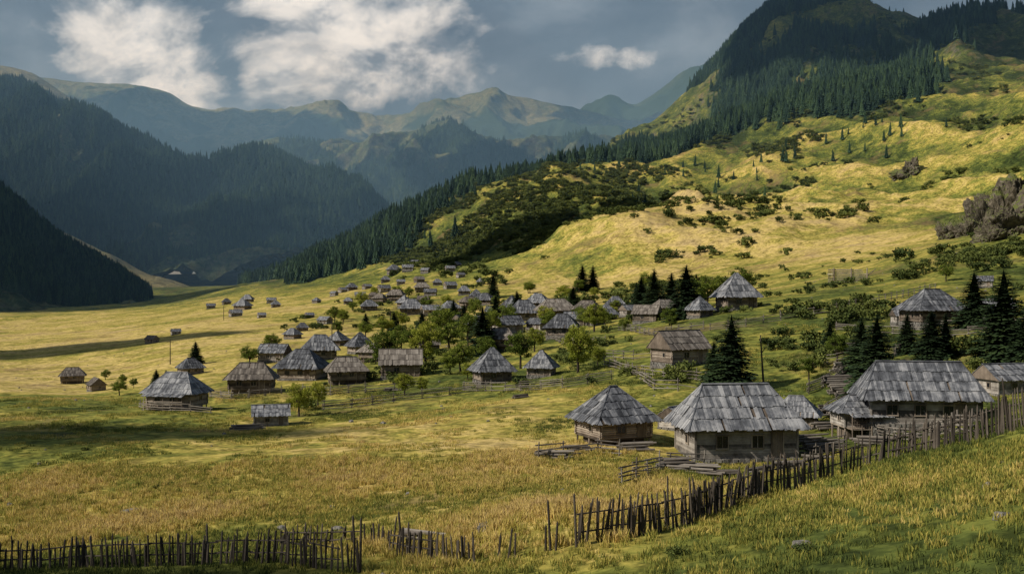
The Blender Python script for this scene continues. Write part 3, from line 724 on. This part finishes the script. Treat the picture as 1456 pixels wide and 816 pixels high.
for i,(b,e,h,*yy) in enumerate([(1040,556,112),(1247,548,120,98),(1325,512,72),(1427,590,132,104),(1385,530,80,122),(976,452,78),(930,446,66),(912,446,54),(828,414,38),(843,412,36),(686,502,68),(278,518,34),(701,424,38),(705,462,44),(1290,500,56),(1450,520,70),(1180,500,44),(560,470,28),(660,470,40),(955,440,54),(222,548,24),(236,545,20),(250,548,18),(1015,548,66),(1225,545,80,108),(1462,590,96,100),(735,450,38),(645,458,34),(600,470,32),(815,440,34),(905,444,44),(990,430,42),(520,470,26),(1345,505,62)]):
    place(SP[i%3],b,e,h,8,'spruce_tree',random.uniform(.85,1.15),yy[0] if yy else None)
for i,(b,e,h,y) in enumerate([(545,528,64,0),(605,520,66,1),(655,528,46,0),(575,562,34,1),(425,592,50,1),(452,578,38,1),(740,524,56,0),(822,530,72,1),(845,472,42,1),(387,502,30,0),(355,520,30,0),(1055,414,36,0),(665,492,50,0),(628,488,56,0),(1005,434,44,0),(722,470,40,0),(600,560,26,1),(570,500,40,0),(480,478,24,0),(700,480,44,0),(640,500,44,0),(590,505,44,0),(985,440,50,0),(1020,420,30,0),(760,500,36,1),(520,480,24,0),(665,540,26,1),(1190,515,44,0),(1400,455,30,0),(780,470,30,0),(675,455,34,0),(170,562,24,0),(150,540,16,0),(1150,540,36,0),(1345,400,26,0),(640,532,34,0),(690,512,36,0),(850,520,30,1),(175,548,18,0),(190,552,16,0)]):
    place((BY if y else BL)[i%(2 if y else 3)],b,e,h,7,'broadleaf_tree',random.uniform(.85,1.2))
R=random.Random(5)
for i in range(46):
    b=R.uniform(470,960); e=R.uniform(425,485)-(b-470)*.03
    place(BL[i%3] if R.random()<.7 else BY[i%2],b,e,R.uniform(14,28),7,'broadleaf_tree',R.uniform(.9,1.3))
for (b,e,h) in ((960,790,16),(1142,786,18),(1050,740,8),(1330,730,10),(240,692,9),(225,694,7),(1420,700,10),(700,752,6),(120,640,6),(850,726,6)):
    place(BU[b%3],b,e,h,1.6,'shrub',1.1)

# ------------------------------------------------------------------ scatter via geometry nodes
def scatter(name,pts,rots,scls,source,gold=None):
    me=bpy.data.meshes.new(name+'_points'); n=len(pts)
    me.vertices.add(n); me.vertices.foreach_set('co',np.asarray(pts,np.float32).ravel())
    a=me.attributes.new('rot','FLOAT_VECTOR','POINT'); a.data.foreach_set('vector',np.asarray(rots,np.float32).ravel())
    a=me.attributes.new('scl','FLOAT_VECTOR','POINT'); a.data.foreach_set('vector',np.asarray(scls,np.float32).ravel())
    a=me.attributes.new('igold','FLOAT','POINT'); a.data.foreach_set('value',np.asarray(gold if gold is not None else np.zeros(n),np.float32))
    ob=bpy.data.objects.new(name,me); COL.objects.link(ob)
    so=bpy.data.objects.new(name+'_source',source)
    ng=bpy.data.node_groups.new(name,'GeometryNodeTree')
    ng.interface.new_socket('Geometry',in_out='INPUT',socket_type='NodeSocketGeometry'); ng.interface.new_socket('Geometry',in_out='OUTPUT',socket_type='NodeSocketGeometry')
    gi=ng.nodes.new('NodeGroupInput'); go=ng.nodes.new('NodeGroupOutput')
    ip=ng.nodes.new('GeometryNodeInstanceOnPoints'); oi=ng.nodes.new('GeometryNodeObjectInfo'); oi.inputs['Object'].default_value=so; oi.inputs['As Instance'].default_value=True
    ar=ng.nodes.new('GeometryNodeInputNamedAttribute'); ar.data_type='FLOAT_VECTOR'; ar.inputs[0].default_value='rot'
    asc=ng.nodes.new('GeometryNodeInputNamedAttribute'); asc.data_type='FLOAT_VECTOR'; asc.inputs[0].default_value='scl'
    L=ng.links; L.new(gi.outputs[0],ip.inputs['Points']); L.new(oi.outputs['Geometry'],ip.inputs['Instance'])
    L.new(ar.outputs[0],ip.inputs['Rotation']); L.new(asc.outputs[0],ip.inputs['Scale']); L.new(ip.outputs[0],go.inputs[0])
    md=ob.modifiers.new('scatter','NODES'); md.node_group=ng
    return ob
def sample(co,f,w,n,attrv=None):
    a=co[f[:,0]];b=co[f[:,1]];c=co[f[:,2]];d=co[f[:,3]]
    ar=np.linalg.norm(np.cross(c-a,d-b),axis=1)*.5
    fw=w.ravel()[f].mean(1)*ar; s=fw.sum()
    if s<=0: return np.zeros((0,3)),None
    idx=rng.choice(len(f),n,p=fw/s); u=rng.random((n,1)); v=rng.random((n,1))
    p=a[idx]*(1-u)*(1-v)+b[idx]*u*(1-v)+c[idx]*u*v+d[idx]*(1-u)*v
    av=attrv.ravel()[f[idx,0]] if attrv is not None else None
    return p,av
def rs(n,lo,hi,wj=.15,tilt=.03):
    s=rng.uniform(lo,hi,n); sc=np.stack([s*rng.uniform(1-wj,1+wj,n),s*rng.uniform(1-wj,1+wj,n),s],1)
    r=np.stack([rng.normal(0,tilt,n),rng.normal(0,tilt,n),rng.random(n)*6.28],1); return r,sc
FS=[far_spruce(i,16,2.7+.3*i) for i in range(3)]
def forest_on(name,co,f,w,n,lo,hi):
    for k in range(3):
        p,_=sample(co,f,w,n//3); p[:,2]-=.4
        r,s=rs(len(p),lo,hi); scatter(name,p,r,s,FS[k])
vis=((U>-250)&(U<1650)).astype(float)
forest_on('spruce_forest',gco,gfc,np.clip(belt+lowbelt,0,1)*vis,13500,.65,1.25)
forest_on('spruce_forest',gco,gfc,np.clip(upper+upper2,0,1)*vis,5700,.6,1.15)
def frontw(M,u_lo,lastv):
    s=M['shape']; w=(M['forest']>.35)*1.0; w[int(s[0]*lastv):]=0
    x=M['co'][:,0].reshape(s); y=M['co'][:,1].reshape(s); w[(x/y*F+PX0)<u_lo]=0; return w
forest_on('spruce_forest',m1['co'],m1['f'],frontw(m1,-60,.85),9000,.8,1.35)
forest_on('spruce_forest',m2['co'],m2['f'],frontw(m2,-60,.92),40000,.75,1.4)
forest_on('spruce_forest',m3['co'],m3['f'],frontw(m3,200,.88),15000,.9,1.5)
shn=fbm(gx/55,gy/55,4,61)
shw=(sstep(.2,.4,shn)*sstep(6.6,7.6,VV)*(1-sstep(13.5,13.9,VV))*sstep(560,760,U)*(1-forest)*vis)
gully=np.exp(-((VV-10.2)/.85)**2)*sstep(520,640,U)*(1-sstep(860,1000,U))
gul2=np.exp(-((VV-8.9)/.35)**2)*np.exp(-((U-1040)/90)**2)
gul3=np.exp(-((VV-11.6)/.7)**2)*sstep(600,720,U)*(1-sstep(1200,1300,U))*sstep(.05,.22,shn)
shw=shw*.22+(gully*sstep(-.3,.05,shn)*1.5+gul3*.6+.25*gul2)*vis*(1-.5*forest)
for k in range(3):
    p,_=sample(gco,gfc,shw,1550); r,s=rs(len(p),.6,2.6,.3,.05); scatter('hillside_shrubs',p,r,s,BU[k])
shw2=(sstep(.1,.3,fbm(gx/18,gy/18,3,66))*sstep(4.6,5.0,VV)*(1-sstep(7.3,8,VV))*sstep(380,460,U)*vis)
for k in range(3):
    p,_=sample(gco,gfc,shw2,170); r,s=rs(len(p),.35,1.0,.3,.05); scatter('village_shrubs',p,r,s,BU[k])
shw3=(np.exp(-((U-1400)/60)**2)*np.exp(-((VV-6.55)/.18)**2)+.5*np.exp(-((U-1180)/60)**2)*np.exp(-((VV-5.5)/.35)**2)+.6*np.exp(-((U-1400)/80)**2)*np.exp(-((VV-4.5)/.2)**2))
p,_=sample(gco,gfc,shw3,110); r,s=rs(len(p),.6,1.4,.3,.05); scatter('village_shrubs',p,r,s,BU[0])
shw4=sstep(9.2,10,VV)*(1-sstep(11.5,12,VV))*sstep(.1,.3,fn)*sstep(560,700,U)*vis
p,_=sample(gco,gfc,shw4,80); r,s=rs(len(p),.3,.7); scatter('hillside_spruces',p,r,s,FS[0])

def tuft(seed,n=36,rad=.3,h=.32):
    R=random.Random(seed); vs=[];fs=[];rr=[]
    for _ in range(n):
        a=R.random()*6.28; d=rad*R.random()**.6; x,y=d*math.cos(a),d*math.sin(a); t=R.random()*6.28; w=.012+.012*R.random(); hh=h*R.uniform(.5,1.25); l=R.uniform(.1,.5)*hh; la=R.random()*6.28
        i=len(vs); vs+=[(x-w*math.cos(t),y-w*math.sin(t),-.03),(x+w*math.cos(t),y+w*math.sin(t),-.03),(x+l*.4*math.cos(la)+w*.7*math.cos(t),y+l*.4*math.sin(la)+w*.7*math.sin(t),hh*.6),(x+l*math.cos(la),y+l*math.sin(la),hh)]
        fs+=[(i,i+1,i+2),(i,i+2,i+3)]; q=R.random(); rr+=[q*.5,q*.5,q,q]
    return obj_mesh(vs,fs,rr,[0]*len(fs),[M_tuft],'tuft')
m,nt=new_mat('grass_blades'); g=attr(nt,'igold','INSTANCER').outputs['Fac']; r=attr(nt,'rnd').outputs['Fac']
oi=nd(nt,'ShaderNodeObjectInfo')
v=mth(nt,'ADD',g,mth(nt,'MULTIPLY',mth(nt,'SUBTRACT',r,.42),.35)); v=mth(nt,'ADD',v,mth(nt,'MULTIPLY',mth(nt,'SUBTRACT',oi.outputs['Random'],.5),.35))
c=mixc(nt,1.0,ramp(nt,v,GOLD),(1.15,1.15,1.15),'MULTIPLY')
finish(nt,c,.8,transl=.25,spec=.1); M_tuft=m
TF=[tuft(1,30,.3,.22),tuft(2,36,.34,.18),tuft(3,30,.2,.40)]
inF=((U>-30)&(U<1490)&(gy>20)).astype(float)
gn=fbm(gx/7,gy/7,3,71)
gw=inF*(gy<78)*(.3+sstep(-.1,.25,gn))
gg2=gg+.6*fbm(gx/14,gy/14,4,72)
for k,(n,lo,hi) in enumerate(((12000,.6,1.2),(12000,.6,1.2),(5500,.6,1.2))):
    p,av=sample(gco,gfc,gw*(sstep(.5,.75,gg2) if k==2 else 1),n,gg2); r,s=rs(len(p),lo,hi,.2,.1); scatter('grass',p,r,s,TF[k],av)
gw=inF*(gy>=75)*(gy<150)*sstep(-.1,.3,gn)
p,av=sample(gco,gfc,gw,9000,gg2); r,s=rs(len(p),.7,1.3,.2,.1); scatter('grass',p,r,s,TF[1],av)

# rocks
def rockmesh(seed,sub=3,amp=.25,fr=1.7):
    bm=bmesh.new(); bmesh.ops.create_icosphere(bm,subdivisions=sub,radius=1)
    R=random.Random(seed); pl=[(Vector((R.gauss(0,1),R.gauss(0,1),R.gauss(0,1))).normalized(),R.uniform(.55,.9)) for _ in range(14)]
    for v in bm.verts:
        for n_,d_ in pl:
            k=v.co.dot(n_)-d_
            if k>0: v.co-=n_*k*.9
        v.co*=1+amp*mn.fractal(v.co*fr+Vector((seed*5,0,0)),.8,2.1,6)
    me=bpy.data.meshes.new('rock'); bm.to_mesh(me); bm.free(); me.materials.append(M_stone); return me
RK=[rockmesh(i) for i in range(3)]; RKB=[rockmesh(i+5,6,.55,1.6) for i in range(3)]
p,_=sample(gco,gfc,inF*(gy<260)*(gy>30),260); r,s=rs(len(p),.06,.22,.3,1.0); scatter('scattered_rocks',p,r,s,RK[0])
for (b,e,s) in ((185,731,.5),(688,753,.45),(200,733,.3),(1140,776,.28),(610,775,.3),(1425,735,.25),(800,698,.2),(500,600,.35),(545,602,.3),(400,752,.3),(480,753,.3)):
    p=site(b,e); o=bpy.data.objects.new('boulder',RK[1]); COL.objects.link(o); o.location=p; o.scale=(s*1.3,s,s*.7); o.rotation_euler=(0,0,random.random()*6)
m,nt=new_mat('cliff_rock'); g=nd(nt,'ShaderNodeNewGeometry'); n=noise(nt,g.outputs['Position'],.45,8,.72,.6); n2=noise(nt,g.outputs['Position'],.15,5,.65)
c=ramp(nt,n,[(.3,(.025,.021,.016)),(.5,(.105,.09,.066)),(.7,(.26,.225,.175))]); 
sx=nd(nt,'ShaderNodeSeparateXYZ'); nt.links.new(g.outputs['Normal'],sx.inputs[0])
c=mixc(nt,ramp(nt,mth(nt,'ADD',sx.outputs[2],mth(nt,'MULTIPLY',mth(nt,'SUBTRACT',n2,.5),3.0)),[(.36,0),(.54,.9)]),c,(.12,.14,.035)); finish(nt,c,.9,n,1,1.2); M_cliff=m
for me in RKB: me.materials[0]=M_cliff
for i,(b,e,s,h) in enumerate(((1352,338,4.2,6),(1378,334,5,6.5),(1402,326,7.5,9),(1430,318,9,15),(1460,312,11,20),(1500,305,13,26),(1445,334,7,6),(1415,342,5,4),(1298,246,9,9),(1284,250,7,5))):
    p=site(b,e); o=bpy.data.objects.new('rock_outcrop',RKB[i%3]); COL.objects.link(o); o.location=(p.x,p.y+s*.4,p.z); o.scale=(s,s*.9,h); o.rotation_euler=(.1,.15,i*1.3)

# ------------------------------------------------------------------ sun, added shadow casters, sky, haze
elev=math.radians(38); AZ=math.radians(24)
S=Vector((-math.cos(elev)*math.cos(AZ),-math.cos(elev)*math.sin(AZ),math.sin(elev)))
sd=bpy.data.lights.new('sun','SUN'); sd.energy=5; sd.angle=math.radians(.5); sd.color=(1,.92,.79)
so=bpy.data.objects.new('sun',sd); COL.objects.link(so); so.rotation_euler=S.to_track_quat('Z','Y').to_euler()
m,nt=new_mat('shadow_caster_white'); rgb=nd(nt,'ShaderNodeRGB'); rgb.outputs[0].default_value=(.85,.86,.88,1); finish(nt,rgb.outputs[0],1,spec=0); M_caster=m
def cloud_shadow_caster(G,rx,ry,hgt,seed,thick=60):  # unseen overhead blob, added so its shadow lands on a chosen ground point
    t=hgt/S.z; c=Vector(G)+S*t
    bm=bmesh.new(); bmesh.ops.create_icosphere(bm,subdivisions=5,radius=1)
    for v in bm.verts:
        f=1+.5*mn.fractal(Vector((v.co.x*1.5+seed*7,v.co.y*1.5,v.co.z)),.9,2.1,6)
        v.co*=f
    me=bpy.data.meshes.new('cloud_shadow_caster'); bm.to_mesh(me); bm.free(); me.materials.append(M_caster)
    o=bpy.data.objects.new('cloud_shadow_caster',me); COL.objects.link(o); o.location=c; o.scale=(rx,ry,thick)
cloud_shadow_caster((-1000,1900,60),600,280,1300,1,120)
cloud_shadow_caster((-560,960,40),230,180,900,2,60)
cloud_shadow_caster((600,1260,240),300,230,900,3,50)
cloud_shadow_caster((60,640,20),90,65,700,4,30)
cloud_shadow_caster((300,3500,200),450,280,1700,5,100)
cloud_shadow_caster((-1300,5600,500),800,500,2600,12,150)
cloud_shadow_caster((1300,5900,500),600,500,2600,13,150)
cloud_shadow_caster((-44,98,-13),22,7,420,6,9)
cloud_shadow_caster((-130,300,-14),50,22,500,10,12)
cloud_shadow_caster((-17,40,-12),13,3.5,300,8,4)

w=bpy.data.worlds.new('World'); scene.world=w; w.use_nodes=True; nt=w.node_tree
for n in list(nt.nodes): nt.nodes.remove(n)
tc=nd(nt,'ShaderNodeTexCoord'); sx=nd(nt,'ShaderNodeSeparateXYZ'); nt.links.new(tc.outputs['Generated'],sx.inputs[0])
sky=nd(nt,'ShaderNodeTexSky'); sky.sky_type='NISHITA'; sky.sun_disc=False; sky.sun_elevation=elev; sky.sun_rotation=math.atan2(S.x,S.y)
yy=mth(nt,'MAXIMUM',mth(nt,'ABSOLUTE',sx.outputs[1]),.12)
a=mth(nt,'DIVIDE',sx.outputs[0],yy); e=mth(nt,'DIVIDE',sx.outputs[2],yy)
cb=nd(nt,'ShaderNodeCombineXYZ'); nt.links.new(a,cb.inputs[0]); nt.links.new(mth(nt,'MULTIPLY',e,1.4),cb.inputs[1]); Pv=cb.outputs[0]
big=noise(nt,Pv,3.2,3,.55,.3); det=noise(nt,Pv,7,7,.62,.25); fine=noise(nt,Pv,11,5,.6,.2)
off=nd(nt,'ShaderNodeVectorMath'); off.operation='ADD'; nt.links.new(Pv,off.inputs[0]); off.inputs[1].default_value=(-.016,.022,0)
fine2=noise(nt,off.outputs[0],11,5,.6,.2)
def blob(px,py,rx,ry):
    a0=(px-PX0)/F; e0=(PY0-py)/F
    u=mth(nt,'DIVIDE',mth(nt,'SUBTRACT',a,a0),rx/F); v=mth(nt,'DIVIDE',mth(nt,'SUBTRACT',e,e0),ry/F)
    return mth(nt,'SUBTRACT',1,mth(nt,'ADD',mth(nt,'MULTIPLY',u,u),mth(nt,'MULTIPLY',v,v)))
bl=None
for q in ((185,40,115,85),(260,100,95,52),(410,85,135,55),(550,55,135,85),(490,120,150,44),(400,0,85,32)):
    x=blob(*q); bl=x if bl is None else mth(nt,'MAXIMUM',bl,x)
x=mth(nt,'SUBTRACT',blob(850,84,85,24),.35); bl=mth(nt,'MAXIMUM',bl,x)
bl=mth(nt,'MAXIMUM',bl,-1.3)
front=ramp(nt,sx.outputs[1],[(.0,0),(.1,1)])
mask=mth(nt,'MULTIPLY_ADD',bl,.60,mth(nt,'MULTIPLY_ADD',mth(nt,'SUBTRACT',det,.5),4.6,.14))
mask=ramp(nt,mask,[(-.0,0),(.25,.30),(.65,.8),(1.0,1)])
relf=mth(nt,'MULTIPLY_ADD',mth(nt,'SUBTRACT',fine,fine2),2.8,.50)
relf=mth(nt,'MULTIPLY_ADD',mth(nt,'SUBTRACT',big,.5),1.4,relf)
relf=mth(nt,'MULTIPLY_ADD',bl,.18,relf)
bright=ramp(nt,relf,[(.15,(.22,.26,.32)),(.40,(.47,.50,.54)),(.60,(.76,.77,.78)),(.85,(.93,.92,.90))])
dark=ramp(nt,mth(nt,'ADD',mth(nt,'MULTIPLY',big,.55),mth(nt,'MULTIPLY',det,.45)),[(.38,(.062,.088,.128)),(.5,(.115,.150,.20)),(.62,(.27,.32,.38))])
skc=nd(nt,'ShaderNodeVectorMath'); skc.operation='SCALE'; nt.links.new(sky.outputs[0],skc.inputs[0]); skc.inputs['Scale'].default_value=.1
cov=ramp(nt,e,[(.0,.9),(.45,.85),(.8,.5)])
col=mixc(nt,cov,skc.outputs[0],dark); col=mixc(nt,mth(nt,'MULTIPLY',mask,front),col,bright)
bg=nd(nt,'ShaderNodeBackground'); nt.links.new(col,bg.inputs[0]); bg.inputs[1].default_value=1.0
wo=nd(nt,'ShaderNodeOutputWorld'); nt.links.new(bg.outputs[0],wo.inputs[0])

bm=bmesh.new(); bmesh.ops.create_cube(bm,size=1); me=bpy.data.meshes.new('haze'); bm.to_mesh(me); bm.free()
hz=bpy.data.objects.new('haze',me); COL.objects.link(hz); hz.scale=(16000,11300,900); hz.location=(0,600+5650,380)
m,nt=new_mat('valley_haze'); vs=nd(nt,'ShaderNodeVolumeScatter'); vs.inputs['Color'].default_value=(.36,.66,1,1); vs.inputs['Density'].default_value=.00015; vs.inputs['Anisotropy'].default_value=.1
ou=nd(nt,'ShaderNodeOutputMaterial'); nt.links.new(vs.outputs[0],ou.inputs['Volume']); me.materials.append(m)

cd=bpy.data.cameras.new('camera'); cam=bpy.data.objects.new('camera',cd); COL.objects.link(cam)
cd.sensor_width=36; cd.lens=36*F/1456; cd.clip_end=40000; cd.clip_start=.5; cam.location=(0,0,0); cam.rotation_euler=(math.radians(90),0,0)
scene.camera=cam
scene.view_settings.view_transform='Standard'; scene.view_settings.look='None'
